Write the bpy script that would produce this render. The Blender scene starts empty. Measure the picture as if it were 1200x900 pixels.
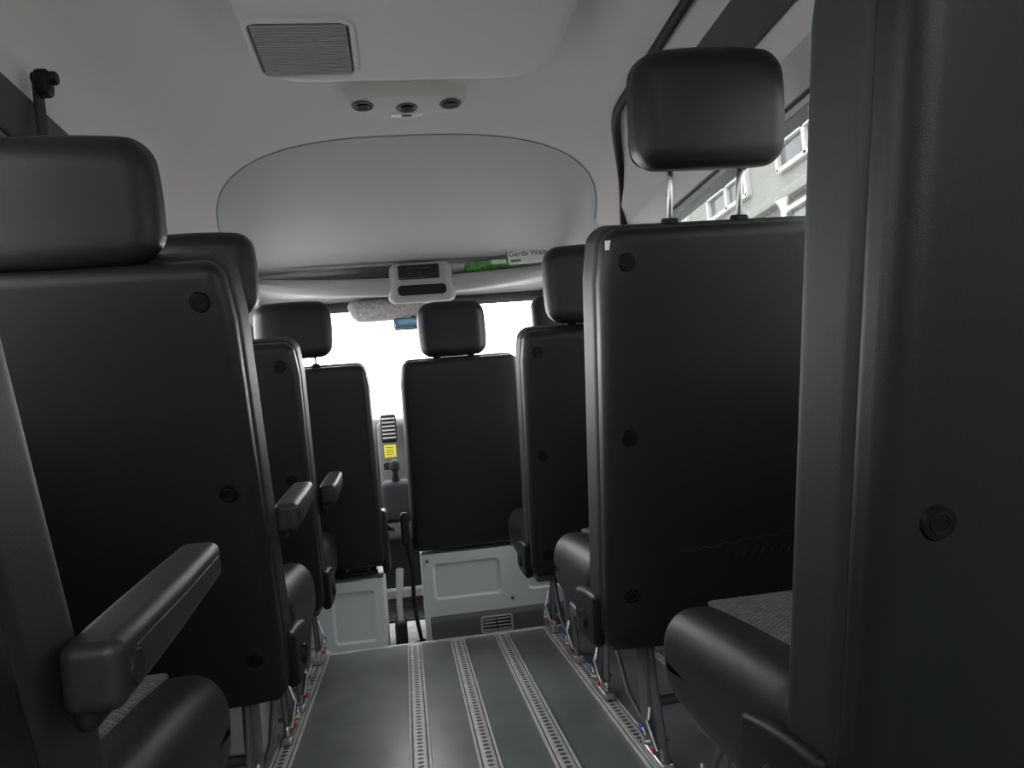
import bpy, bmesh, math, random
from mathutils import Vector, Matrix
random.seed(4)
C = bpy.context.scene.collection
PI = math.pi
CX = 0.09      # centre line of the vehicle
H0 = 0.80      # camera height above the raised floor

# ------------------------------------------------------------------ materials
def mat(name, col, rough=0.5, metal=0.0, bump=0.0, bscale=200.0, var=0.0, vscale=3.0, spec=0.5, coat=0.0, emit=0.0):
    m = bpy.data.materials.new(name); m.use_nodes = True
    nt = m.node_tree; b = nt.nodes['Principled BSDF']
    b.inputs['Base Color'].default_value = (*col, 1)
    b.inputs['Roughness'].default_value = rough
    b.inputs['Metallic'].default_value = metal
    b.inputs['Specular IOR Level'].default_value = spec
    b.inputs['Coat Weight'].default_value = coat
    tc = nt.nodes.new('ShaderNodeTexCoord')
    if bump > 0:
        n = nt.nodes.new('ShaderNodeTexNoise'); n.inputs['Scale'].default_value = bscale; n.inputs['Detail'].default_value = 3
        bp = nt.nodes.new('ShaderNodeBump'); bp.inputs['Strength'].default_value = bump; bp.inputs['Distance'].default_value = 0.002
        nt.links.new(tc.outputs['Object'], n.inputs['Vector']); nt.links.new(n.outputs['Fac'], bp.inputs['Height'])
        nt.links.new(bp.outputs['Normal'], b.inputs['Normal'])
    if var > 0:
        n = nt.nodes.new('ShaderNodeTexNoise'); n.inputs['Scale'].default_value = vscale; n.inputs['Detail'].default_value = 5
        r = nt.nodes.new('ShaderNodeMapRange'); r.inputs['From Min'].default_value = 0.3; r.inputs['From Max'].default_value = 0.7
        r.inputs['To Min'].default_value = 1 - var; r.inputs['To Max'].default_value = 1 + var
        mx = nt.nodes.new('ShaderNodeVectorMath'); mx.operation = 'SCALE'; mx.inputs[0].default_value = col
        nt.links.new(tc.outputs['Object'], n.inputs['Vector']); nt.links.new(n.outputs['Fac'], r.inputs['Value'])
        nt.links.new(r.outputs['Result'], mx.inputs['Scale']); nt.links.new(mx.outputs['Vector'], b.inputs['Base Color'])
    return m

def fabric_mat():
    m = mat('insert_fabric', (.06, .065, .07), .9)
    nt = m.node_tree; b = nt.nodes['Principled BSDF']
    tc = nt.nodes.new('ShaderNodeTexCoord')
    br = nt.nodes.new('ShaderNodeTexBrick'); br.inputs['Scale'].default_value = 42
    br.inputs['Color1'].default_value = (.05, .053, .056, 1); br.inputs['Color2'].default_value = (.13, .135, .14, 1)
    br.inputs['Mortar'].default_value = (.02, .02, .022, 1); br.inputs['Mortar Size'].default_value = .05
    nt.links.new(tc.outputs['Object'], br.inputs['Vector']); nt.links.new(br.outputs['Color'], b.inputs['Base Color'])
    return m

def glass_mat(name, tint, drops=False):
    m = bpy.data.materials.new(name); m.use_nodes = True; nt = m.node_tree; nt.nodes.clear()
    out = nt.nodes.new('ShaderNodeOutputMaterial'); t = nt.nodes.new('ShaderNodeBsdfTransparent'); t.inputs[0].default_value = (*tint, 1)
    g = nt.nodes.new('ShaderNodeBsdfGlossy'); g.inputs['Roughness'].default_value = .03; g.inputs[0].default_value = (.8, .8, .8, 1)
    mx = nt.nodes.new('ShaderNodeMixShader'); mx.inputs[0].default_value = .06
    nt.links.new(t.outputs[0], mx.inputs[1]); nt.links.new(g.outputs[0], mx.inputs[2]); last = mx
    if drops:
        tc = nt.nodes.new('ShaderNodeTexCoord'); v = nt.nodes.new('ShaderNodeTexVoronoi'); v.inputs['Scale'].default_value = 110
        v.inputs['Randomness'].default_value = 1
        nt.links.new(tc.outputs['Object'], v.inputs['Vector'])
        n = nt.nodes.new('ShaderNodeTexNoise'); n.inputs['Scale'].default_value = 14; nt.links.new(tc.outputs['Object'], n.inputs['Vector'])
        mm = nt.nodes.new('ShaderNodeMath'); mm.operation = 'MULTIPLY'; mm.inputs[1].default_value = .42
        nt.links.new(n.outputs['Fac'], mm.inputs[0])
        lt = nt.nodes.new('ShaderNodeMath'); lt.operation = 'LESS_THAN'
        nt.links.new(v.outputs['Distance'], lt.inputs[0]); nt.links.new(mm.outputs[0], lt.inputs[1])
        sc = nt.nodes.new('ShaderNodeMath'); sc.operation = 'MULTIPLY'; sc.inputs[1].default_value = .16
        nt.links.new(lt.outputs[0], sc.inputs[0])
        tr = nt.nodes.new('ShaderNodeBsdfTranslucent'); tr.inputs[0].default_value = (.2, .21, .21, 1)
        m2 = nt.nodes.new('ShaderNodeMixShader'); nt.links.new(sc.outputs[0], m2.inputs[0])
        nt.links.new(mx.outputs[0], m2.inputs[1]); nt.links.new(tr.outputs[0], m2.inputs[2]); last = m2
    nt.links.new(last.outputs[0], out.inputs[0])
    return m

M = dict(
    leather=mat('black_leather', (.009, .0098, .0108), .48, bump=.2, bscale=420, spec=.3),
    leather2=mat('side_leather', (.014, .015, .016), .55, bump=.12, bscale=420, spec=.28),
    shell=mat('seat_shell_plastic', (.006, .0075, .0083), .48, bump=.18, bscale=600, spec=.28),
    plastic=mat('black_plastic', (.006, .0068, .0074), .5, spec=.22),
    cap=mat('cap_plastic', (.002, .002, .0022), .45, spec=.2),
    arm=mat('armrest_plastic', (.014, .015, .016), .45, bump=.12, bscale=500, spec=.35),
    fabric=fabric_mat(),
    chrome=mat('chrome', (.55, .55, .53), .3, 1.0),
    steel=mat('grey_steel', (.09, .095, .10), .5, .3),
    alu=mat('aluminium', (.56, .565, .555), .42, .1, var=.15, vscale=30),
    slot=mat('dark_slot', (.075, .077, .075), .6, .2),
    red=mat('red_plastic', (.45, .04, .03), .4),
    blue=mat('blue_plastic', (.03, .10, .45), .4),
    ceil=mat('headliner', (.745, .732, .715), .85, bump=.15, bscale=300),
    panel=mat('fairing_panel', (.60, .61, .62), .85, bump=.15, bscale=300, spec=.15),
    seam=mat('seam_grey', (.28, .28, .28), .8),
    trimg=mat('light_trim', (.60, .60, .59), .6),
    darktrim=mat('dark_trim', (.06, .061, .062), .8, bump=.3, bscale=300),
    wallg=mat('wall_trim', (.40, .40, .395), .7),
    shelfg=mat('shelf_grey', (.42, .425, .43), .65),
    consg=mat('console_grey', (.40, .405, .41), .65),
    floor=mat('vinyl_floor', (.142, .160, .150), .33, var=.18, vscale=6, bump=.1, bscale=120),
    cabfloor=mat('cab_floor', (.36, .36, .36), .8, var=.3, vscale=9),
    rubber=mat('rubber', (.008, .008, .009), .6, spec=.3),
    white=mat('white_paint', (.64, .67, .665), .45),
    dash=mat('dashboard', (.022, .023, .025), .85, spec=.12),
    dashl=mat('dashboard_light', (.07, .071, .075), .85, spec=.12),
    yellow=mat('yellow_sticker', (.70, .62, .03), .6),
    green=mat('green_paper', (.09, .30, .06), .5, var=.6, vscale=60),
    paper=mat('white_paper', (.80, .80, .78), .6),
    ink=mat('dark_ink', (.02, .08, .05), .6),
    dim=mat('dim_segment', (.02, .035, .03), .6),
    emboss=mat('emboss', (.010, .012, .013), .5, spec=.3),
    lens=mat('lamp_lens', (.85, .85, .83), .25),
    black=mat('gloss_black', (.006, .006, .007), .15),
    mirror=mat('mirror_glass', (.25, .45, .62), .08, 1.0),
    glassd=glass_mat('tinted_glass', (.17, .17, .17)),
    glassr=glass_mat('rainy_tinted_glass', (.115, .118, .116), True),
    glassb=glass_mat('rear_glass', (.30, .31, .32)),
    glassc=glass_mat('cab_side_glass', (.45, .45, .45)),
    glassw=glass_mat('windscreen_glass', (.92, .92, .92)),
    facade=mat('render_wall', (.29, .295, .28), .9, var=.1, vscale=1.2),
    brick=mat('brick', (.34, .23, .18), .9, var=.3, vscale=8),
    pane=mat('window_pane', (.11, .13, .14), .15),
    asphalt=mat('asphalt', (.26, .255, .25), .8, var=.15, vscale=2),
    mottled=mat('mottled_lining', (.40, .39, .38), .9, var=.35, vscale=60),
)

# ------------------------------------------------------------------ mesh builder
class MB:
    def __init__(s): s.v = []; s.f = []
    def add(s, vs, fs, T=None):
        o = len(s.v)
        s.v += [(T @ Vector(p)) if T else Vector(p) for p in vs]
        s.f += [tuple(i + o for i in f) for f in fs]
        return s
    def rbox(s, c, size, r=.01, n=4, m=6, f=None, T=None):
        hs = [x / 2 for x in size]; r = min([r] + [h * .98 for h in hs])
        axs = []
        for h in hs:
            pos = [(h - r) + r * math.tan(k * PI / 4 / n) for k in range(n + 1)]
            inner = [-(h - r) + 2 * (h - r) * k / (m + 1) for k in range(1, m + 1)]
            axs.append([-p for p in reversed(pos)] + inner + pos)
        L = len(axs[0]); idx = {}; vs = []; fs = []
        def vid(i, j, k):
            if (i, j, k) in idx: return idx[(i, j, k)]
            p = Vector((axs[0][i], axs[1][j], axs[2][k]))
            q = Vector([max(-(hs[a] - r), min(hs[a] - r, p[a])) for a in range(3)])
            d = p - q
            if d.length > 1e-9: q = q + d.normalized() * r
            if f: q = Vector(f(q))
            idx[(i, j, k)] = len(vs); vs.append(q + Vector(c)); return idx[(i, j, k)]
        E = L - 1
        for a in range(E):
            for b in range(E):
                for e in (0, E):
                    fs.append((vid(a, b, e), vid(a + 1, b, e), vid(a + 1, b + 1, e), vid(a, b + 1, e)))
                    fs.append((vid(a, e, b), vid(a + 1, e, b), vid(a + 1, e, b + 1), vid(a, e, b + 1)))
                    fs.append((vid(e, a, b), vid(e, a + 1, b), vid(e, a + 1, b + 1), vid(e, a, b + 1)))
        return s.add(vs, fs, T)
    def tube(s, pts, r=.005, seg=8, closed=False, T=None, flat=1.0):
        pts = [Vector(p) for p in pts]; n = len(pts); vs = []; fs = []
        up = Vector((0.013, .21, 1)).normalized()
        for i, p in enumerate(pts):
            a = pts[(i - 1) % n] if (closed or i > 0) else p
            b = pts[(i + 1) % n] if (closed or i < n - 1) else p
            d = (b - a).normalized()
            x = d.cross(up)
            if x.length < .05: x = d.cross(Vector((1, 0, 0)))
            x.normalize(); y = d.cross(x)
            rr = r[i] if isinstance(r, (list, tuple)) else r
            for k in range(seg):
                t = 2 * PI * k / seg
                vs.append(p + x * math.cos(t) * rr + y * math.sin(t) * rr * flat)
        R = n if closed else n - 1
        for i in range(R):
            for k in range(seg):
                a = i * seg + k; b = i * seg + (k + 1) % seg; j = ((i + 1) % n) * seg
                fs.append((a, b, j + (k + 1) % seg, j + k))
        if not closed:
            fs.append(tuple(range(seg))); fs.append(tuple((n - 1) * seg + k for k in range(seg)))
        return s.add(vs, fs, T)
    def cyl(s, p0, p1, r, seg=20, T=None):
        p0 = Vector(p0); p1 = Vector(p1); d = (p1 - p0)
        b = min(r * .2, d.length * .3); dn = d.normalized()
        return s.tube([p0, p0 + dn * b * .05, p0 + dn * b, p1 - dn * b, p1 - dn * b * .05, p1], [r - b, r - b, r, r, r - b, r - b][:6], seg, T=T)
    def ring(s, c, ax, R, r, seg=28, T=None):
        ax = Vector(ax).normalized(); u = ax.orthogonal().normalized(); w = ax.cross(u)
        pts = [Vector(c) + u * math.cos(2 * PI * k / seg) * R + w * math.sin(2 * PI * k / seg) * R for k in range(seg)]
        return s.tube(pts, r, 8, True, T=T)
    def quad(s, a, b, c, d): return s.add([a, b, c, d], [(0, 1, 2, 3)])
    def grid(s, rows):
        n = len(rows[0]); vs = [p for r in rows for p in r]; fs = []
        for i in range(len(rows) - 1):
            for k in range(n - 1):
                fs.append((i * n + k, i * n + k + 1, (i + 1) * n + k + 1, (i + 1) * n + k))
        return s.add(vs, fs)
    def build(s, name, m, parent=None, smooth=True, M4=None):
        me = bpy.data.meshes.new(name); bm = bmesh.new()
        vv = [bm.verts.new(v) for v in s.v]
        for f in s.f:
            try: bm.faces.new([vv[i] for i in f])
            except ValueError: pass
        bmesh.ops.remove_doubles(bm, verts=bm.verts, dist=1e-5)
        bmesh.ops.recalc_face_normals(bm, faces=bm.faces)
        for f in bm.faces: f.smooth = smooth
        bm.to_mesh(me); bm.free()
        if smooth:
            try: me.set_sharp_from_angle(angle=math.radians(50))
            except Exception: pass
        me.materials.append(M[m] if isinstance(m, str) else m)
        o = bpy.data.objects.new(name, me); C.objects.link(o)
        if parent: o.parent = parent
        return o

def tag(o, label, cat, group=None, kind=None):
    if label: o['label'] = label
    if cat: o['category'] = cat
    if group: o['group'] = group
    if kind: o['kind'] = kind
    return o
def thing(name, label, cat, loc=(0, 0, 0), group=None):
    o = bpy.data.objects.new(name, None); C.objects.link(o); o.location = loc; o.empty_display_size = .05
    return tag(o, label, cat, group)
def struct(o): o['kind'] = 'structure'; return o
def text(name, s, size, m, parent, T, ext=.0004):
    cu = bpy.data.curves.new(name, 'FONT'); cu.body = s; cu.size = size; cu.extrude = ext; cu.align_x = 'CENTER'; cu.align_y = 'CENTER'
    t = bpy.data.objects.new(name + '_tmp', cu); C.objects.link(t); bpy.context.view_layer.update()
    me = bpy.data.meshes.new_from_object(t.evaluated_get(bpy.context.evaluated_depsgraph_get()))
    bpy.data.objects.remove(t); me.materials.clear(); me.materials.append(M[m]); me.transform(T)
    o = bpy.data.objects.new(name, me); C.objects.link(o); o.parent = parent; return o
FACE_BACK = Matrix.Rotation(PI / 2, 4, 'X')   # text plane facing -Y (towards the camera)

# ------------------------------------------------------------------ shell of the vehicle
def sup(hw, base, ht, n, a):
    c, s_ = math.cos(a), max(0, math.sin(a))
    return (math.copysign(abs(c) ** (2 / n), c) * hw, base + ht * s_ ** (2 / n))
NA = 64
AX = CX + .012; AN = 2.75
angs = [PI - PI * k / NA for k in range(NA + 1)]
def roof_curve(Y): return [(CX - .75, Y, 1.5)] + [(CX + x, Y, z) for x, z in (sup(.75, 1.5, .35, 3, a) for a in angs)] + [(CX + .75, Y, 1.5)]
def arch_curve(ins=0, dy=0):
    pts = []
    for a in angs:
        x, z = sup(.70 - ins, 1.60, .25 - ins, AN, a)
        Y = 2.58 + .27 * (1 - (z - 1.6) / .25) + dy
        pts.append((AX + x, Y, z))
    return pts
def ends(c): return [(CX - .75, c[0][1], 1.5)] + c + [(CX + .75, c[-1][1], 1.5)]
rows = [roof_curve(-.9 + 3.1 * k / 8) for k in range(9)]
C1 = roof_curve(2.2); A2 = ends(arch_curve())
for k in range(1, 11):
    t = k / 10; e = t * t * (3 - 2 * t)
    rows.append([(a[0] + (b[0] - a[0]) * e, a[1] + (b[1] - a[1]) * t, a[2] + (b[2] - a[2]) * e) for a, b in zip(C1, A2)])
struct(MB().grid(rows).build('ceiling', 'ceil'))
# fairing panel in front of the arch: small step up at its edge, then a smooth bowl down to the shelf
rows = [A2, ends([(p[0], p[1] + .004, p[2] + .008 * (p[2] - 1.6) / .25) for p in arch_curve(.001)])]
for k in range(0, 15):
    s_ = k / 14; row = []
    for a in angs:
        x, z = sup(.690 - .008 * s_, 1.60, .240 * (1 - s_ ** 1.2) + .012, AN + .3 * s_, a)
        x0, z0 = sup(.690, 1.6, .25, AN, a)
        Ya = 2.60 + .27 * (1 - (z0 - 1.6) / .25)
        row.append((AX + x, Ya * (1 - s_) + 3.5 * s_, z))
    rows.append(ends(row))
struct(MB().grid(rows).build('trim_1', 'panel'))
struct(MB().tube(arch_curve(.0025, .002), .0018, 8).build('trim_2', 'seam'))
struct(MB().quad((CX - .80, 3.46, 1.618), (CX + .80, 3.46, 1.618), (CX + .80, 4.02, 1.63), (CX - .80, 4.02, 1.63)).quad((CX - .80, 4.0, 1.5), (CX + .80, 4.0, 1.5), (CX + .80, 4.0, 1.65), (CX - .80, 4.0, 1.65)).quad((CX - .75, 3.4, 1.49), (CX - .75, 4.02, 1.49), (CX - .75, 4.02, 1.64), (CX - .75, 3.4, 1.64)).quad((CX + .75, 3.4, 1.49), (CX + .75, 4.02, 1.49), (CX + .75, 4.02, 1.64), (CX + .75, 3.4, 1.64)).quad((CX - .76, 3.79, 1.562), (CX + .76, 3.79, 1.562), (CX + .76, 4.01, 1.545), (CX - .76, 4.01, 1.545)).build('trim_3', 'shelfg', smooth=False))
# outer roof skin, closes the shell from above
struct(MB().quad((CX - .95, -.95, 1.90), (CX + .95, -.95, 1.90), (CX + .95, 4.03, 1.90), (CX - .95, 4.03, 1.90)).quad((CX - .95, 4.03, 1.55), (CX + .95, 4.03, 1.55), (CX + .95, 4.03, 1.90), (CX - .95, 4.03, 1.90)).quad((CX - .95, -.95, 1.5), (CX - .95, 4.03, 1.5), (CX - .95, 4.03, 1.9), (CX - .95, -.95, 1.9)).quad((CX + .95, -.95, 1.5), (CX + .95, 4.03, 1.5), (CX + .95, 4.03, 1.9), (CX + .95, -.95, 1.9)).build('roof_outer', 'white', smooth=False))

def wx(z):
    P = [(-.3, .90), (.5, .90), (.85, .87), (1.45, .765), (1.5, .75)]
    for (a, b), (c, d) in zip(P, P[1:]):
        if z <= c: return b + (d - b) * (z - a) / (c - a)
    return .75
def wall(name, sg, wins):
    m = MB()
    def strip(z0, z1, y0, y1): m.quad((CX + sg * wx(z0), y0, z0), (CX + sg * wx(z0), y1, z0), (CX + sg * wx(z1), y1, z1), (CX + sg * wx(z1), y0, z1))
    strip(-.3, .5, -.9, 4.8); strip(.5, .85, -.9, 4.8); strip(1.45, 1.5, -.9, 4.0)
    y = -.9
    for a, b in wins: strip(.85, 1.45, y, a); y = b
    strip(.85, 1.45, y, 4.0)
    m.add([(CX + sg * .87, 4.0, .85), (CX + sg * .87, 4.8, .85), (CX + sg * .76, 4.0, 1.5)], [(0, 1, 2)])
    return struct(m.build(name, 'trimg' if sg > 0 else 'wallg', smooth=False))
WR = [(.3, 2.28), (2.85, 3.9)]; WL = [(.3, 2.32), (2.85, 3.9)]
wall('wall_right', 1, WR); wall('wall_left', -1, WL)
def rr(w, h, r, n=6):
    pts = []
    for cx, cy, a0 in ((w / 2 - r, h / 2 - r, 0), (-w / 2 + r, h / 2 - r, PI / 2), (-w / 2 + r, -h / 2 + r, PI), (w / 2 - r, -h / 2 + r, 1.5 * PI)):
        for k in range(n + 1): a = a0 + PI / 2 * k / n; pts.append((cx + r * math.cos(a), cy + r * math.sin(a)))
    return pts
wn = 0
def side_window(sg, y0, y1, gm, fm):
    global wn; wn += 1
    def P(u, v, off=0):
        z = .85 + v * .6; return Vector((CX + sg * (wx(z) - off), u, z))
    root = MB().quad(P(y0, 0, -.012), P(y1, 0, -.012), P(y1, 1, -.012), P(y0, 1, -.012)).build('window_%d' % wn, gm, smooth=False); struct(root)
    yc = (y0 + y1) / 2; hh = .6; L = y1 - y0
    m = MB()
    o1 = rr(L + .10, hh + .12, .10); i1 = rr(L - .04, hh - .04, .08); i2 = rr(L - .06, hh - .06, .08); o0 = rr(L + .12, hh + .14, .11)
    def Q(p, off): return P(yc + p[0], (p[1] + hh / 2) / hh, off)
    rws = [[Q(p, -.002) for p in o0], [Q(p, .014) for p in o1], [Q(p, .014) for p in i1], [Q(p, -.01) for p in i2]]
    for r_ in rws: r_.append(r_[0])
    m.grid(rws); m.build('window_frame', fm, root)
    s2 = MB(); lo = [Q(p, .006) for p in rr(L - .045, hh - .045, .08)]; s2.tube(lo, .005, 8, True); s2.build('rubber_seal', 'rubber', root)
    return root
side_window(1, *WR[0], 'glassr', 'trimg'); side_window(-1, *WL[0], 'glassd', 'darktrim')
side_window(1, *WR[1], 'glassc', 'darktrim'); side_window(-1, *WL[1], 'glassc', 'darktrim')
# windscreen
ws = MB().quad((CX - .86, 4.78, .93), (CX + .86, 4.78, .93), (CX + .77, 4.0, 1.53), (CX - .77, 4.0, 1.53)).build('window_5', 'glassw', smooth=False); struct(ws)
MB().tube([(CX - .84, 4.76, .94), (CX - .76, 4.0, 1.52), (CX + .76, 4.0, 1.52), (CX + .84, 4.76, .94)], .03, 8).build('window_frame', 'darktrim', ws)
struct(MB().quad((CX - .9, 4.8, -.3), (CX + .9, 4.8, -.3), (CX + .9, 4.8, .93), (CX - .9, 4.8, .93)).build('wall_front', 'dash', smooth=False))
# rear wall with a window
m = MB()
def rq(x0, x1, z0, z1): m.quad((CX + x0, -.9, z0), (CX + x1, -.9, z0), (CX + x1, -.9, z1), (CX + x0, -.9, z1))
rq(-.95, .95, -.3, .85); rq(-.95, .95, 1.4, 1.9); rq(-.95, -.65, .85, 1.4); rq(.65, .95, .85, 1.4); rq(-.06, .06, .85, 1.4)
struct(m.build('wall_back', 'wallg', smooth=False))
struct(MB().quad((CX - .65, -.91, .85), (CX + .65, -.91, .85), (CX + .65, -.91, 1.4), (CX - .65, -.91, 1.4)).build('window_6', 'glassb', smooth=False))
# floor
fl = MB().rbox((CX, 1.125, -.02), (1.80, 4.05, .04), .004, 2, 1).build('floor', 'floor'); struct(fl)
struct(MB().rbox((CX, 3.155, -.045), (1.80, .02, .10), .004, 2, 1).build('trim_4', 'alu'))
struct(MB().rbox((CX, 4.0, -.09), (1.8, 1.7, .04), .003, 2, 1).build('floor_cab', 'cabfloor'))
def onroof(sg, zz, y, off=.012):
    t = min(1, max(0, (zz - 1.5) / .35)); x = .75 * (1 - t ** 3) ** (1 / 3)
    return Vector((CX + sg * (x - off), y, zz - off * .4))
m = MB(); rws = []
for k in range(9):
    z = 1.60 + .10 * k / 8
    rws.append([onroof(1, z, y) for y in (.6, 1.0, 1.4, 1.8, 1.98 - .10 * k / 8)])
m.grid(rws); struct(m.build('trim_5', 'darktrim'))
seal = [onroof(1, 1.755, y, .006) for y in (0, .6, 1.2, 1.6, 1.9, 2.15)]
for k in range(1, 15):
    a = k / 12; z = 1.755 - .26 * a ** 1.9; y = 2.15 + .45 * math.sin(min(1, a * .9) * PI / 2)
    seal.append(onroof(1, z, y, .010) if z > 1.5 else Vector((CX + wx(z) - .010, y, z)))
struct(MB().tube(seal, .014, 8).build('trim_6', 'rubber'))

# ------------------------------------------------------------------ seat tracks
def rail(x, label):
    t = thing('seat_track_rail', label, 'floor rail', (x, 1.13, 0), 'aluminium seat track rails in the floor')
    m = MB(); m.rbox((0, 0, .002), (.056, 4.0, .005), .002, 2, 1)
    m.rbox((0, 0, .0046), (.034, 4.0, .007), .002, 2, 1)
    m.rbox((-.0245, 0, .005), (.007, 4.0, .007), .002, 2, 1); m.rbox((.0245, 0, .005), (.007, 4.0, .007), .002, 2, 1)
    m.build('track_profile', 'alu', t)
    m = MB()
    for k in range(79, 158):
        y = -1.97 + .025 * k
        m.add([(.0085 * math.cos(a * PI / 5), y + .0085 * math.sin(a * PI / 5), .0084) for a in range(10)], [tuple(range(10))])
    for sx in (-1, 1): m.quad((sx * .0208, -1.98, .0050), (sx * .0172, -1.98, .0050), (sx * .0172, 1.98, .0050), (sx * .0208, 1.98, .0050))
    m.build('locking_slot', 'slot', t, smooth=False)
for x, l in ((-.70, 'aluminium floor rail along the left wall under the outer feet of the left seats'),
             (-.38, 'aluminium floor rail under the aisle feet of the left seats'),
             (-.022, 'perforated aluminium aisle rail, leftmost of the three in the open aisle'),
             (.146, 'perforated aluminium aisle rail, middle of the three in the open aisle'),
             (.323, 'perforated aluminium aisle rail, rightmost of the three in the open aisle'),
             (.525, 'aluminium floor rail under the aisle feet of the right seats'),
             (.81, 'aluminium floor rail along the right wall under the outer feet of the right seats')):
    rail(x, l)

# ------------------------------------------------------------------ seats
def headrest(parent, T, w, raise_, H, dy=-.07, hh=.235):
    def f(q):
        t = q.z / (hh / 2); x = q.x * (1 - .05 * max(0, t) ** 2 - .05 * max(0, -t) ** 2)
        y = q.y + (.015 * (1 - (q.x / (w / 2)) ** 2) if q.y < 0 else 0) * -1 + .012 * t
        return (x, y, q.z + .008 * (1 - (q.x / (w / 2)) ** 2) * (1 if t > 0 else -.3))
    zc = H + raise_ + hh / 2
    m = MB().rbox((0, dy, zc), (w, .115, hh), .045, 6, 8, f, T)
    o = m.build('headrest', 'leather', parent)
    s_ = MB(); pts = []
    for k in range(40):
        a = 2 * PI * k / 40; x, z = math.cos(a), math.sin(a)
        pts.append((math.copysign(abs(x) ** .35, x) * (w / 2 - .003) * (.975), dy + .03, zc + math.copysign(abs(z) ** .35, z) * (hh / 2 - .003)))
    s_.tube(pts, .0022, 6, True, T); s_.build('seam_piping', 'plastic', o)
    for sx in (-1, 1):
        p = MB().cyl((sx * .073, dy, H - .05), (sx * .073, dy, zc - hh / 2 + .03), .0065, 12, T); p.build('headrest_post', 'chrome', o)
        g = MB().rbox((sx * .073, dy, H + .002), (.03, .03, .014), .006, 3, 1, T=T); g.build('post_guide', 'plastic', o)
    return o

TP = -.012
def back(parent, T, H=.80, w=.50, bolts=True, shellmat='shell', xo=0, caps=None):
    TT = T @ Matrix.Translation((xo, 0, 0))
    def f(q):
        t = q.z / H + .5
        x = q.x * (1 - TP * (1 - t) ** 2) * (1 - .07 * max(0, (t - .88) / .12) ** 2)
        y = q.y + (.02 * abs(q.x / (w / 2)) ** 3 * (1 if q.y > 0 else 0))
        return (x, y, q.z)
    m = MB().rbox((0, -.052, H / 2), (w, .115, H), .034, 6, 10, f, TT); bk = m.build('backrest', 'leather2' if bolts else 'leather', parent)
    def g(q):
        t = q.z / H + .5
        x = q.x * (1 - TP * (1 - t) ** 2) * (1 - .07 * max(0, (t - .88) / .12) ** 2)
        return (x, q.y - (.012 * (1 - min(1, abs(q.x / (w / 2))) ** 4) if q.y < 0 else 0), q.z)
    m = MB().rbox((0, -.112, H / 2 - .002), (w - .004, .067, H - .008), .026, 5, 10, g, TT); sh = m.build('back_shell', shellmat, parent)
    pts = []
    for x, z in rr(w - .006, H - .008, .035, 5):
        t = z / H + .5; pts.append((x * (1 - TP * (1 - t) ** 2) * (1 - .07 * max(0, (t - .88) / .12) ** 2), -.086, z + H / 2))
    MB().tube(pts, .0018, 6, True, TT).build('edge_piping', 'plastic', bk)
    if bolts:
        for sx in (-1, 1):
            for z in (caps or (H - .73, H - .40, H - .07)):
                x = sx * .200; y0 = -.1455 - .012 * (1 - (.200 / .25) ** 4)
                b = MB().cyl((x, y0 + .006, z), (x, y0 - .0016, z), .0180, 28, TT).ring((x, y0 - .0016, z), (0, 1, 0), .0095, .0010, 24, TT)
                b.build('screw_cap', 'cap', sh)
    return bk, sh

def cushion(parent, w=.50, y0=-.04, L=.50, z0=.29, h=.19, xo=0, insert=True):
    def f(q):
        s_ = abs(q.x) / (w / 2); z = q.z
        if z > 0: z += .016 * s_ ** 3 * (1 - s_ ** 12) - .012 * max(0, q.y / (L / 2)) ** 3
        else: z += .03 * max(0, q.y / (L / 2)) ** 2
        return (q.x, q.y + .012 * math.sin(max(0, z + .1) * 14), z)
    o = MB().rbox((xo, y0 + L / 2, z0 + h / 2), (w, L, h), .065, 6, 8, f).build('seat_cushion', 'leather', parent)
    if insert:
        MB().rbox((xo, y0 + L / 2 - .01, z0 + h + .0015), (w * .66, L * .86, .012), .006, 3, 4).build('fabric_insert', 'fabric', o)
    pts = []
    for x, y in rr(w - .01, L - .01, .06, 5): pts.append((xo + x, y0 + L / 2 + y + .008, z0 + h * .63))
    MB().tube(pts, .0035, 6, True).build('seam_piping', 'plastic', o)
    return o

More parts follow.
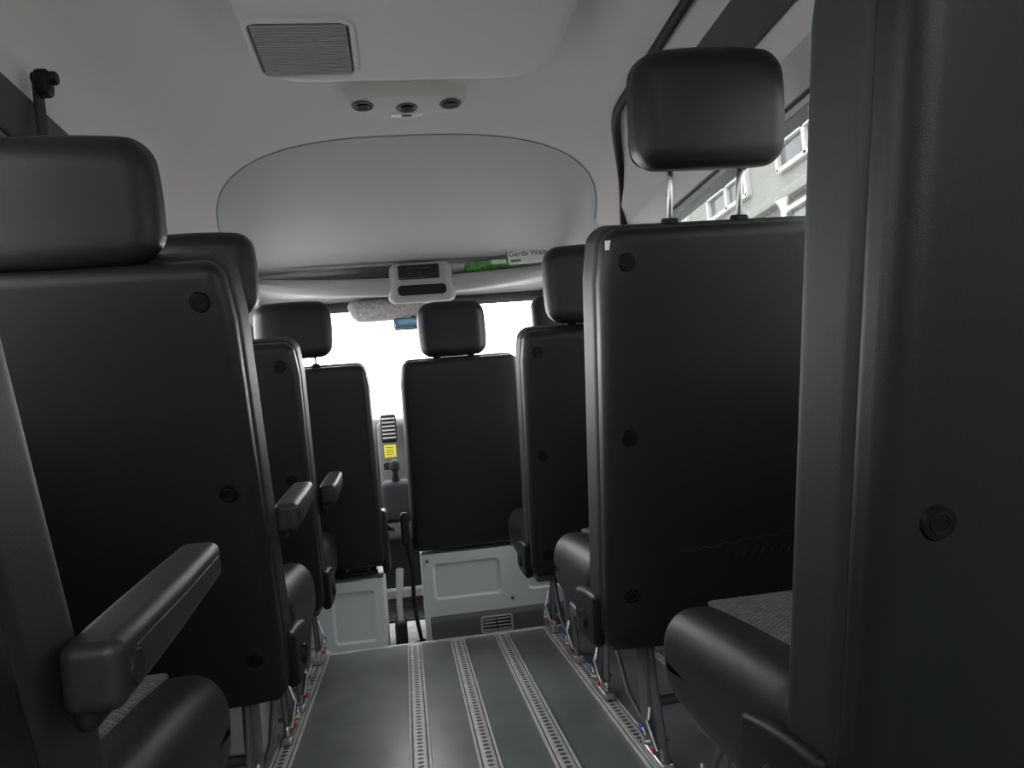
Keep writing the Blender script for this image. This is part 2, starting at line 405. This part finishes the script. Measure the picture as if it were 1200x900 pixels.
def passenger_seat(label, x, yb, rec, aisle, raise_=.0, arm=False, hw=.31, H=.80, legx=(.16, -.16), hh=.235, hx=0, cz=.315, fy=.53, az=.655, ax=.282, al=.34, ay=-.10, caps=None):
    t = thing('passenger_seat', label, 'seat', (x, yb, 0), 'black leather passenger seats')
    T = Matrix.Translation((0, 0, .355)) @ Matrix.Rotation(math.radians(rec), 4, 'X')
    back(t, T, H, caps=caps); headrest(t, T @ Matrix.Translation((hx, 0, 0)), hw, raise_, H, hh=hh); cushion(t, z0=cz)
    s_ = aisle
    rc = MB().rbox((s_ * .254, .0, .375), (.026, .19, .12), .012, 4, 2, lambda q: (q.x, q.y + q.z * -.25, q.z * (1 - 2.2 * max(0, q.y)))).build('recliner_cover', 'plastic', t)
    MB().cyl((s_ * .262, .0, .365), (s_ * .272, .0, .365), .022, 20).ring((s_ * .271, .0, .365), (1, 0, 0), .017, .003).build('recliner_knob', 'plastic', rc)
    MB().rbox((0, .2, .30), (.44, .42, .03), .008, 3, 2).build('seat_pan', 'steel', t)
    for lx in legx:
        lg = MB()
        lg.rbox((lx, .05, .16), (.012, .17, .27), .005, 2, 3, lambda q: (q.x, q.y * (1 - .35 * (q.z / .27 + .5)) + .02 * (q.z / .27), q.z))
        lg.rbox((lx, .03, .16), (.03, .02, .25), .006, 2, 2)
        lg.tube([(lx, .05, .05), (lx, .24, .10), (lx, fy - .13, .27)], .007, 8)
        lg.tube([(lx, fy - .17, .29), (lx, fy - .08, .20), (lx, fy, .05)], .009, 8)
        lg.rbox((lx, fy - .09, .17), (.006, .05, .22), .003, 2, 2, lambda q: (q.x, q.y - .32 * q.z, q.z))
        l = lg.build('leg', 'steel', t)
        for y in (.03, fy):
            ft = MB()
            ft.rbox((lx, y, .022), (.036, .15, .026), .008, 3, 2)
            for dy in (-.05, 0, .05):
                ft.cyl((lx, y + dy, .03), (lx, y + dy, .056 + (.02 if dy == 0 else 0)), .0105, 12)
            ft.cyl((lx - .03, y, .06), (lx + .03, y, .06), .007, 12)
            ft.ring((lx + aisle * .02, y + .03, .062), (1, 0, 0), .016, .004, 16)
            ft.tube([(lx + aisle * .015, y - .04, .05), (lx + aisle * .02, y - .01, .11), (lx, y, .16)], .006, 8)
            ft.build('rail_lock', 'chrome', l)
            MB().rbox((lx + aisle * .020, y - .035, .052), (.008, .022, .016), .004, 2, 1).build('release_tab', 'red', l)
            MB().rbox((lx + aisle * .020, y + .045, .075), (.010, .026, .018), .004, 2, 1).build('lock_pin', 'blue', l)
    MB().tube([(legx[0], .05, .14), (legx[1], .05, .14)], .012, 10).build('cross_bar', 'steel', t)
    MB().tube([(legx[0], fy - .11, .22), (legx[1], fy - .11, .22)], .010, 10).build('cross_bar', 'steel', t)
    if arm:
        A = Matrix.Translation((s_ * ax, ay, az)) @ Matrix.Rotation(math.radians(6), 4, 'X')
        def f(q):
            t_ = q.y / al + .5
            z = q.z if q.z > 0 else q.z * (1.1 - .55 * t_)
            return (q.x * (1 + .08 * math.sin(t_ * PI)), q.y, z)
        a = MB().rbox((0, al / 2 - .015, 0), (.050, al, .058), .013, 5, 6, f, A).build('armrest', 'arm', t)
        b = MB(); b.rbox((-s_ * .016, .03, -.03), (.022, .05, .05), .011, 4, 3, None, A)
        b.cyl((-s_ * .02, .02, -.006), (s_ * .0270, .02, -.006), .018, 24, A); b.build('armrest_bracket', 'plastic', a)
        MB().tube([(s_ * .0252, .02, .012), (s_ * .0272, al / 2, .012), (s_ * .0252, al - .04, .012)], .0014, 6, T=A).build('armrest_seam', 'plastic', a)
    return t, T

RS, LS = -1, 1
passenger_seat('black leather seat nearest the camera on the right, cut off by the right frame edge', .660, .880, 16, RS, .0, H=.95, cz=.285, caps=(.06, .39, .88))
sA, TA = passenger_seat('black seat on the right with its headrest raised on two bare chrome posts', .642, 1.755, 16, RS, .10, hw=.305, legx=(-.117, .168), hh=.215, H=.888, hx=-.012, caps=(.135, .475, .820))
sB, TB = passenger_seat('black right seat behind the front passenger bench, half hidden by the seat with raised headrest', .630, 2.64, 13, RS, .01, H=.81, legx=(-.105, .18), fy=.44)
passenger_seat('black leather seat in the bottom left corner with a large grey armrest nearest the camera', -.550, .86, 22, LS, .0, arm=True, H=.82, cz=.285, az=.635, ax=.285, al=.36, ay=-.17)
passenger_seat('large black left seat with low wide headrest and round screw caps down its back', -.520, 1.76, 20.5, LS, -.008, arm=True, hw=.345, H=.885, hh=.205, hx=-.028, legx=(.14, -.18), az=.67, ax=.267, al=.31, caps=(.115, .465, .815))
passenger_seat('black left seat directly behind the driver seat, narrow slice of its back visible', -.525, 2.52, 14, LS, .075, arm=True, H=.815, hh=.225, legx=(.145, -.175), az=.665, al=.32)
def onback(T, x, z, y=-.1615): return T @ Matrix.Translation((x, y, z)) @ FACE_BACK
text('shell_marking', 'www.', .045, 'emboss', sB, onback(TB, -.06, .17, -.1575))
mk = MB()
pts = []
for k in range(60):
    u = k / 59; pts.append((-.10 + .30 * u, -.1574, .22 + .028 * u + .004 * math.sin(u * 43) * (1 if k % 3 else .2)))
mk.tube(pts, .0006, 5, T=TA)
for k in range(9): mk.tube([(0.0 + k * .02, -.1574, .198), (0.008 + k * .02, -.1574, .212)], .0006, 5, T=TA)
mk.build('scratch_marks', 'emboss', sA)
MB().rbox((-.232, -.140, .853), (.014, .003, .018), .001, 2, 1, T=TA).build('sticker', 'paper', sA)

# driver seat
ds = thing('driver_seat', 'black driver seat at the front left with headrest against the bright windscreen', 'seat', (-.368, 3.33, 0))
T = Matrix.Translation((0, 0, .335)) @ Matrix.Rotation(math.radians(9), 4, 'X')
back(ds, T, .825, .50, False, 'leather'); headrest(ds, T @ Matrix.Translation((-.028, 0, 0)), .30, .035, .825, hh=.215); cushion(ds, insert=False, z0=.315)
MB().rbox((0, .18, .29), (.42, .38, .045), .015, 3, 2).build('seat_base', 'plastic', ds)
for k in range(4): MB().tube([(-.1 + k * .09, -.06, .27), (-.08 + k * .09, -.07, .31), (-.03 + k * .08, -.05, .34)], .006, 6).build('adjuster_rod', 'steel', ds)
MB().tube([(-.2, -.07, .285), (.22, -.07, .285)], .009, 8).build('adjuster_bar', 'plastic', ds)
MB().rbox((.256, -.0, .40), (.03, .16, .26), .014, 4, 2, lambda q: (q.x, q.y * (1 - q.z), q.z)).build('recliner_cover', 'plastic', ds)
MB().tube([(.27, .0, .45), (.285, .03, .44), (.29, .13, .42)], [.012, .012, .008], 8).build('recliner_lever', 'plastic', ds)

# front bench with two places
fb = thing('front_bench_seat', 'black two-place passenger bench at the front beside the gap to the driver', 'seat', (.47, 3.47, 0))
T = Matrix.Translation((0, 0, .350)) @ Matrix.Rotation(math.radians(8), 4, 'X')
back(fb, T, .82, .515, False, 'leather', xo=-.210); back(fb, T, .82, .36, False, 'leather', xo=.235)
headrest(fb, T @ Matrix.Translation((-.230, 0, 0)), .29, .004, .82, hh=.225); headrest(fb, T @ Matrix.Translation((.250, 0, 0)), .265, .004, .82, hh=.225)
cushion(fb, w=.86, insert=False, z0=.335)

# ------------------------------------------------------------------ pedestals
def recess(m, y, holes, depth=.007):
    for (a, b, c, d, hx0, hx1, hz0, hz1) in holes:
        w, h = b - a, d - c; cx, cz = (a + b) / 2, (c + d) / 2; hw_, hh_ = hx1 - hx0, hz1 - hz0; hx, hz = (hx0 + hx1) / 2, (hz0 + hz1) / 2
        L0 = [(cx + p[0], y, cz + p[1]) for p in rr(w, h, .0005)]
        L1 = [(hx + p[0], y, hz + p[1]) for p in rr(hw_, hh_, .02)]
        L2 = [(hx + p[0], y + depth, hz + p[1]) for p in rr(hw_ - .02, hh_ - .02, .015)]
        for l in (L0, L1, L2): l.append(l[0])
        m.grid([L0, L1, L2]); m.add(L2[:-1], [tuple(range(len(L2) - 1))])
dp = thing('seat_pedestal', 'white metal box pedestal under the driver seat', 'pedestal', (0, 0, 0), 'white seat pedestals')
m = MB(); m.rbox((-.385, 3.385, .095), (.51, .36, .33), .006, 2, 2); m.build('pedestal_box', 'white', dp)
m = MB(); recess(m, 3.196, [(-.64, -.36, -.068, .265, -.60, -.39, -.01, .23), (-.36, -.13, -.068, .265, -.335, -.165, .02, .225)]); m.build('front_plate', 'white', dp, smooth=False)
MB().tube([(-.64, 3.194, -.0), (-.36, 3.192, .0), (-.33, 3.192, -.03), (-.2, 3.192, -.03)], .005, 6).build('plate_rib', 'white', dp)
pp = thing('seat_pedestal', 'wide white metal pedestal under the front passenger bench', 'pedestal', (0, 0, 0), 'white seat pedestals')
m = MB(); m.rbox((.50, 3.465, .125), (.94, .36, .39), .006, 2, 2); m.build('pedestal_box', 'white', pp)
m = MB(); recess(m, 3.276, [(.03, .43, .0, .325, .075, .36, .135, .285), (.43, .97, .0, .325, .47, .90, .135, .285)]); m.build('front_plate', 'white', pp, smooth=False)
for x, z in ((.055, .30), (.40, .11)): MB().cyl((x, 3.269, z), (x, 3.279, z), .007).build('plate_screw', 'steel', pp)
rs = thing('heater_riser', 'dark sill box with a small louvred outlet below the passenger bench pedestal', 'air duct', (0, 0, 0))
m = MB(); m.rbox((.51, 3.22, .035), (.92, .09, .075), .01, 3, 2, lambda q: (q.x, q.y + .25 * q.z, q.z)); m.build('riser_box', 'darktrim', rs)
g = MB()
fr = [(.315 + p[0], 3.168, .038 + p[1]) for p in rr(.124, .06, .006)]; g.tube(fr, .004, 6, True)
gg = g.build('outlet_frame', 'wallg', rs)
for k in range(4):
    for sx in (-1, 1): MB().rbox((.315 + sx * .029, 3.167, .018 + k * .013), (.054, .016, .004), .0015, 2, 1).build('louvre', 'wallg', gg)
MB().rbox((.315, 3.172, .038), (.118, .004, .06), .001, 2, 1).build('outlet_cavity', 'black', gg)

# ------------------------------------------------------------------ ceiling fittings
ac = thing('roof_air_unit', 'large pale ceiling air unit with rounded corners and louvred grille', 'air conditioner', (.09, 1.45, 1.785))
m = MB()
L = []
for (w, l, z) in ((.79, 1.11, .070), (.775, 1.095, .01), (.755, 1.075, -.022), (.73, 1.05, -.034), (.69, 1.01, -.038), (.0, .0, -.040)):
    lp = [(p[0], p[1], z) for p in (rr(w, l, .10, 8) if w else [(0, 0)] * 36)]; lp.append(lp[0]); L.append(lp)
m.grid(L); m.build('unit_housing', 'ceil', ac)
gm = MB(); gx, gy = -.250, .350
fr = [(gx + p[0], gy + p[1], -.040) for p in rr(.235, .255, .03)]
gm.tube(fr, .006, 6, True); fo = gm.build('grille_frame', 'ceil', ac)
gm = MB()
for k in range(20): gm.rbox((gx, gy - .110 + k * .0116, -.042), (.21, .0056, .008), .002, 2, 1)
gm.build('louvre_set', 'wallg', fo)
MB().rbox((gx, gy, -.0385), (.225, .245, .004), .002, 2, 1).build('grille_cavity', 'darktrim', fo)

dl = thing('ceiling_spot_console', 'small curved ceiling console with three round air nozzles and a lamp', 'ceiling lamp', (.088, 2.25, 1.838))
def cons(sc, z, dy=0):
    pts = []
    for k in range(40):
        a = 2 * PI * k / 40; c, s_ = math.cos(a), math.sin(a)
        x = math.copysign(abs(c) ** .6, c) * .185 * sc
        y = (math.copysign(abs(s_) ** .8, s_)) * (.105 if s_ > 0 else .06) * sc
        if s_ > 0: y *= 1 - .35 * abs(x / .185) ** 2
        pts.append((x, y + dy, z))
    pts.append(pts[0]); return pts
m = MB().grid([cons(1.0, .012), cons(.97, -.016), cons(.92, -.030), cons(.6, -.034), cons(.0, -.035)]); m.build('console_housing', 'ceil', dl)
for x, y in ((-.130, -.005), (.0, .012), (.130, -.005)):
    z = MB(); z.ring((x, y, -.034), (0, 0, 1), .028, .005, 24); nz = z.build('air_nozzle', 'steel', dl)
    MB().cyl((x, y, -.026), (x, y, -.037), .024, 20).build('nozzle_disc', 'black', nz)
    for k in (-1, 0, 1): MB().rbox((x, y + k * .011, -.040), (.034, .004, .005), .0015, 2, 1).build('nozzle_vane', 'steel', nz)
MB().rbox((0, .062, -.032), (.10, .032, .012), .006, 3, 1).build('lamp_lens', 'lens', dl)
MB().rbox((0, .062, -.039), (.03, .006, .004), .001, 2, 1).build('lamp_switch', 'steel', dl)

# overhead storage shelf along the front
sh = thing('overhead_shelf', 'long grey open storage shelf with a central console across the front above the windscreen', 'shelf', (0, 0, 0))
rows = []
for k in range(41):
    xr = -.74 + 1.48 * k / 40; q2 = (abs(xr) / .74) ** 2
    zb = 1.468 + .070 * q2; zt = zb + .078 - .034 * q2
    prof = [(3.78, zt - .025), (3.60, zt - .022), (3.50, zt - .020), (3.480, zt - .006), (3.465, zt), (3.448, zt - .014), (3.444, zb + .024), (3.46, zb + .004), (3.50, zb), (3.60, zb + .02), (3.78, max(1.540, zb + .03))]
    rows.append([(CX + xr, y, z) for y, z in prof])
MB().grid(rows).build('shelf_tray', 'shelfg', sh)
m = MB().rbox((.135, 3.475, 1.52), (.285, .09, .18), .038, 5, 6, lambda q: (q.x * (1 + (.12 if q.z < 0 else 0) * abs(q.z / .095)), q.y, q.z)); och = m.build('console_housing', 'consg', sh)
OC = Matrix.Translation((.135, 3.455, 1.52))
MB().rbox((-.01, -.028, .040), (.185, .012, .065), .006, 3, 1, T=OC).build('display', 'black', och)
b = MB().rbox((-.01, -.035, .054), (.11, .004, .008), .001, 2, 1, T=OC)
for k in range(3): b.rbox((-.05 + k * .04, -.035, .036), (.022, .004, .007), .001, 2, 1, T=OC)
b.build('display_segments', 'dim', och)
pts = [(p[0], -.028, p[1] - .042) for p in rr(.225, .053, .025)]; MB().tube(pts, .003, 8, True, OC).build('pull_rim', 'consg', och)
MB().rbox((0, -.026, -.042), (.218, .006, .046), .0225, 4, 2, T=OC).build('pull_cavity', 'plastic', och)

gp = thing('green_packet', 'flat green packet lying on the overhead shelf right of the console', 'packet', (.445, 3.48, 1.580))
MB().rbox((0, .0, 0), (.215, .05, .036), .010, 4, 4, lambda q: (q.x, q.y, q.z + .01 * q.x / .1), Matrix.Rotation(-.35, 4, 'X')).build('packet_body', 'green', gp)
MB().rbox((.05, -.03, .01), (.07, .004, .018), .001, 2, 1).build('packet_patch', 'paper', gp)
bk = thing('paper_booklet', 'white booklet with green lettering propped on the overhead shelf', 'booklet', (.630, 3.430, 1.604))
TT = Matrix.Rotation(-.12, 4, 'X') @ Matrix.Rotation(-.03, 4, 'Y')
MB().rbox((0, 0, 0), (.19, .012, .066), .002, 2, 2, T=TT).build('booklet_cover', 'paper', bk)
text('cover_text', 'Gerda Walz', .036, 'ink', bk, TT @ Matrix.Translation((-.003, -.0068, .012)) @ FACE_BACK)
MB().rbox((-.06, -.0068, -.020), (.05, .001, .012), .0003, 2, 1, T=TT).build('cover_print', 'green', bk)

# mirror with lined mount
mt = thing('mirror_mount', 'mottled grey lined roof bump above the interior mirror', 'mirror mount', (-.02, 3.90, 1.478))
MB().rbox((0, 0, 0), (.40, .14, .105), .045, 6, 4, lambda q: (q.x * (1 + 1.6 * (q.z + .0)), q.y, q.z)).build('mount_cover', 'mottled', mt)
mr = thing('rear_view_mirror', 'interior rear view mirror with bluish glass, half behind the bench headrest', 'mirror', (.095, 3.83, 1.39))
MB().rbox((0, 0, 0), (.20, .03, .062), .014, 4, 3).tube([(0, .01, .02), (0, .03, .045)], .008, 8).build('mirror_body', 'plastic', mr)
MB().rbox((0, -.0155, 0), (.185, .003, .050), .0014, 3, 2).build('mirror_glass', 'mirror', mr)

# seat belt upper anchor on the left
sbm = thing('seat_belt_anchor', 'black upper seat belt anchor and strap hanging high on the left wall', 'seat belt', (0, 0, 0))
ax, ay, az = CX - .735, 1.53, 1.545
MB().rbox((ax + .02, ay, az + .0), (.03, .035, .05), .01, 4, 2).cyl((ax, ay, az + .01), (ax + .045, ay, az + .01), .013, 16).build('anchor_loop', 'plastic', sbm)
MB().rbox((ax + .015, ay, az - .12), (.004, .045, .23), .0015, 2, 3, lambda q: (q.x - .05 * (q.z), q.y, q.z)).build('belt_strap', 'rubber', sbm)

# ------------------------------------------------------------------ cab fittings
db = thing('dashboard', 'dark dashboard with grey centre stack seen between the front seats', 'dashboard', (0, 0, 0))
MB().rbox((CX, 4.50, .71), (1.70, .50, .48), .07, 5, 6, lambda q: (q.x, q.y - .12 * max(0, q.z / .24) * (q.y < 0) * -1, q.z)).build('dash_body', 'dash', db)
cs = MB().rbox((.03, 4.22, .62), (.34, .30, .64), .05, 5, 4, lambda q: (q.x, q.y + .18 * (q.z + .31), q.z)).build('centre_stack', 'dashl', db)
for x in (-.075, .13):
    v = MB().rbox((x, 4.10, .885), (.085, .03, .15), .015, 4, 2).build('air_vent', 'plastic', cs)
    w = MB()
    for k in range(6): w.rbox((x, 4.083, .835 + .02 * k), (.066, .008, .008), .002, 2, 1)
    w.build('vent_vane_set', 'wallg', cs)
MB().rbox((-.075, 4.07, .765), (.06, .004, .065), .001, 2, 1).build('warning_sticker', 'yellow', cs)
sp = MB()
for k in range(4): sp.rbox((-.078, 4.0675, .785 - .012 * k), (.042 - .006 * (k % 2), .001, .004), .0003, 2, 1)
sp.build('sticker_print', 'ink', cs)
MB().rbox((-.075, 4.07, .69), (.08, .02, .04), .006, 3, 1).build('switch_row', 'plastic', cs)
gl = thing('gear_lever', 'short gear lever with dark knob rising from the dashboard console', 'gear lever', (-.055, 3.85, .54))
MB().rbox((0, .06, -.02), (.15, .22, .20), .03, 4, 3, lambda q: (q.x, q.y + .25 * q.z, q.z)).build('lever_console', 'dash', gl)
MB().tube([(0, .02, .05), (-.0, -.02, .13)], [.028, .012], 12).build('lever_boot', 'rubber', gl)
MB().rbox((0, -.03, .155), (.05, .05, .06), .024, 6, 2).build('lever_knob', 'dash', gl)
hb = thing('hand_brake', 'pale grey hand brake lever beside the driver seat pedestal', 'hand brake', (-.075, 3.40, -.07))
MB().rbox((0, .02, .06), (.05, .20, .12), .02, 4, 2).build('brake_base', 'dash', hb)
MB().tube([(0, -.04, .10), (0, .03, .19), (.01, .12, .31)], [.013, .014, .018], 10).build('brake_grip', 'consg', hb)
bs = thing('seat_belt_buckle', 'black seat belt buckle stalk standing between driver seat and bench', 'seat belt', (-.02, 3.30, .0))
MB().rbox((-.005, 0, .44), (.035, .028, .13), .010, 4, 2).build('buckle', 'plastic', bs)
MB().tube([(0, 0, .38), (.012, .0, .26), (.006, .02, .12), (.03, .06, -.06)], [.011, .009, .009, .009], 8, flat=.5).build('stalk', 'rubber', bs)
MB().rbox((-.005, -.003, .507), (.022, .016, .006), .002, 2, 1).build('release_button', 'plastic', bs)
fm = thing('floor_mat', 'black ribbed rubber mat on the cab floor between the front seats', 'floor mat', (.03, 4.15, -.068))
m = MB().rbox((0, 0, .004), (.46, .55, .012), .005, 3, 2)
for k in range(14): m.rbox((0, -.25 + k * .038, .011), (.40, .012, .006), .002, 2, 1)
m.build('mat_body', 'rubber', fm)
cb = MB().tube([(-.12, 3.22, -.06), (-.08, 3.26, -.05), (-.03, 3.24, -.062), (.0, 3.30, -.06), (-.03, 3.40, -.06), (.02, 3.45, -.06)], .006, 8).build('floor_cable', 'rubber')
tag(cb, 'thin black cable lying on the cab floor between the two white pedestals', 'cable')

# ------------------------------------------------------------------ outside
gr = MB().quad((-40, -20, -.75), (40, -20, -.75), (40, 60, -.75), (-40, 60, -.75)).build('ground', 'asphalt', smooth=False); struct(gr)
bd = thing('building', 'pale rendered building with white framed windows seen through the wet side window', 'building', (7.2, 13, -.75))
MB().rbox((2, 0, 5), (4, 20, 10), .02, 2, 1).build('facade_wall', 'facade', bd)
MB().rbox((-.06, 3.4, 3.0), (.12, 1.6, 4.6), .01, 2, 1).build('brick_panel', 'brick', bd)
for z in (3.35, 5.35, 7.5): MB().rbox((-.10, 0, z), (.24, 20, .18), .02, 2, 1).build('ledge', 'facade', bd)
for z0 in (1.5, 3.8, 5.85):
    for y in (-7.5, -4.2, -1.1, 2.1, 5.3):
        w = MB()
        for dy in (-.95, -.02, .95): w.rbox((-.05, y + dy, z0 + .65), (.12, .10, 1.35), .01, 2, 1)
        for dz in (0, .48, 1.3): w.rbox((-.05, y, z0 + dz), (.12, 1.95, .09), .01, 2, 1)
        wf = w.build('window', 'trimg', bd)
        MB().rbox((-.01, y, z0 + .65), (.04, 1.85, 1.25), .005, 2, 1).build('pane', 'pane', wf)

# ------------------------------------------------------------------ light
w = bpy.data.worlds.new('World'); bpy.context.scene.world = w; w.use_nodes = True
bg = w.node_tree.nodes['Background']; bg.inputs[0].default_value = (.99, .99, 1, 1); bg.inputs[1].default_value = 25.0
def portal(name, loc, direction, sx, sy):
    l = bpy.data.lights.new(name, 'AREA'); l.shape = 'RECTANGLE'; l.size = sx; l.size_y = sy
    try: l.cycles.is_portal = True
    except Exception: pass
    o = bpy.data.objects.new(name, l); C.objects.link(o); o.location = loc
    o.rotation_euler = Vector(direction).to_track_quat('-Z', 'Y').to_euler()
portal('windscreen_portal', (CX, 4.42, 1.27), (0, -.6, -.8), 1.75, 1.0)
for sg in (1, -1):
    for y0, y1 in WL:
        portal('side_portal', (CX + sg * .845, (y0 + y1) / 2, 1.16), (-sg, 0, -.17), y1 - y0, .62)
portal('rear_portal', (CX, -.94, 1.12), (0, 1, 0), 1.32, .58)

# ------------------------------------------------------------------ camera
cam = bpy.data.cameras.new('camera'); co = bpy.data.objects.new('camera', cam); C.objects.link(co)
cam.sensor_width = 36; cam.lens = 27; cam.clip_start = .02
th, ph, ro = math.radians(8.33), math.radians(3.67), .09
F = Vector((math.sin(th) * math.cos(ph), math.cos(th) * math.cos(ph), math.sin(ph)))
R = Vector((math.cos(th), -math.sin(th), 0)); U = R.cross(F)
cx_ = R * math.cos(ro) - U * math.sin(ro); cy_ = R * math.sin(ro) + U * math.cos(ro)
mw = Matrix((cx_, cy_, -F)).transposed().to_4x4(); mw.translation = (0, 0, H0)
co.matrix_world = mw
bpy.context.scene.camera = co
bpy.context.scene.view_settings.view_transform = 'Standard'
bpy.context.scene.view_settings.gamma = 1.08
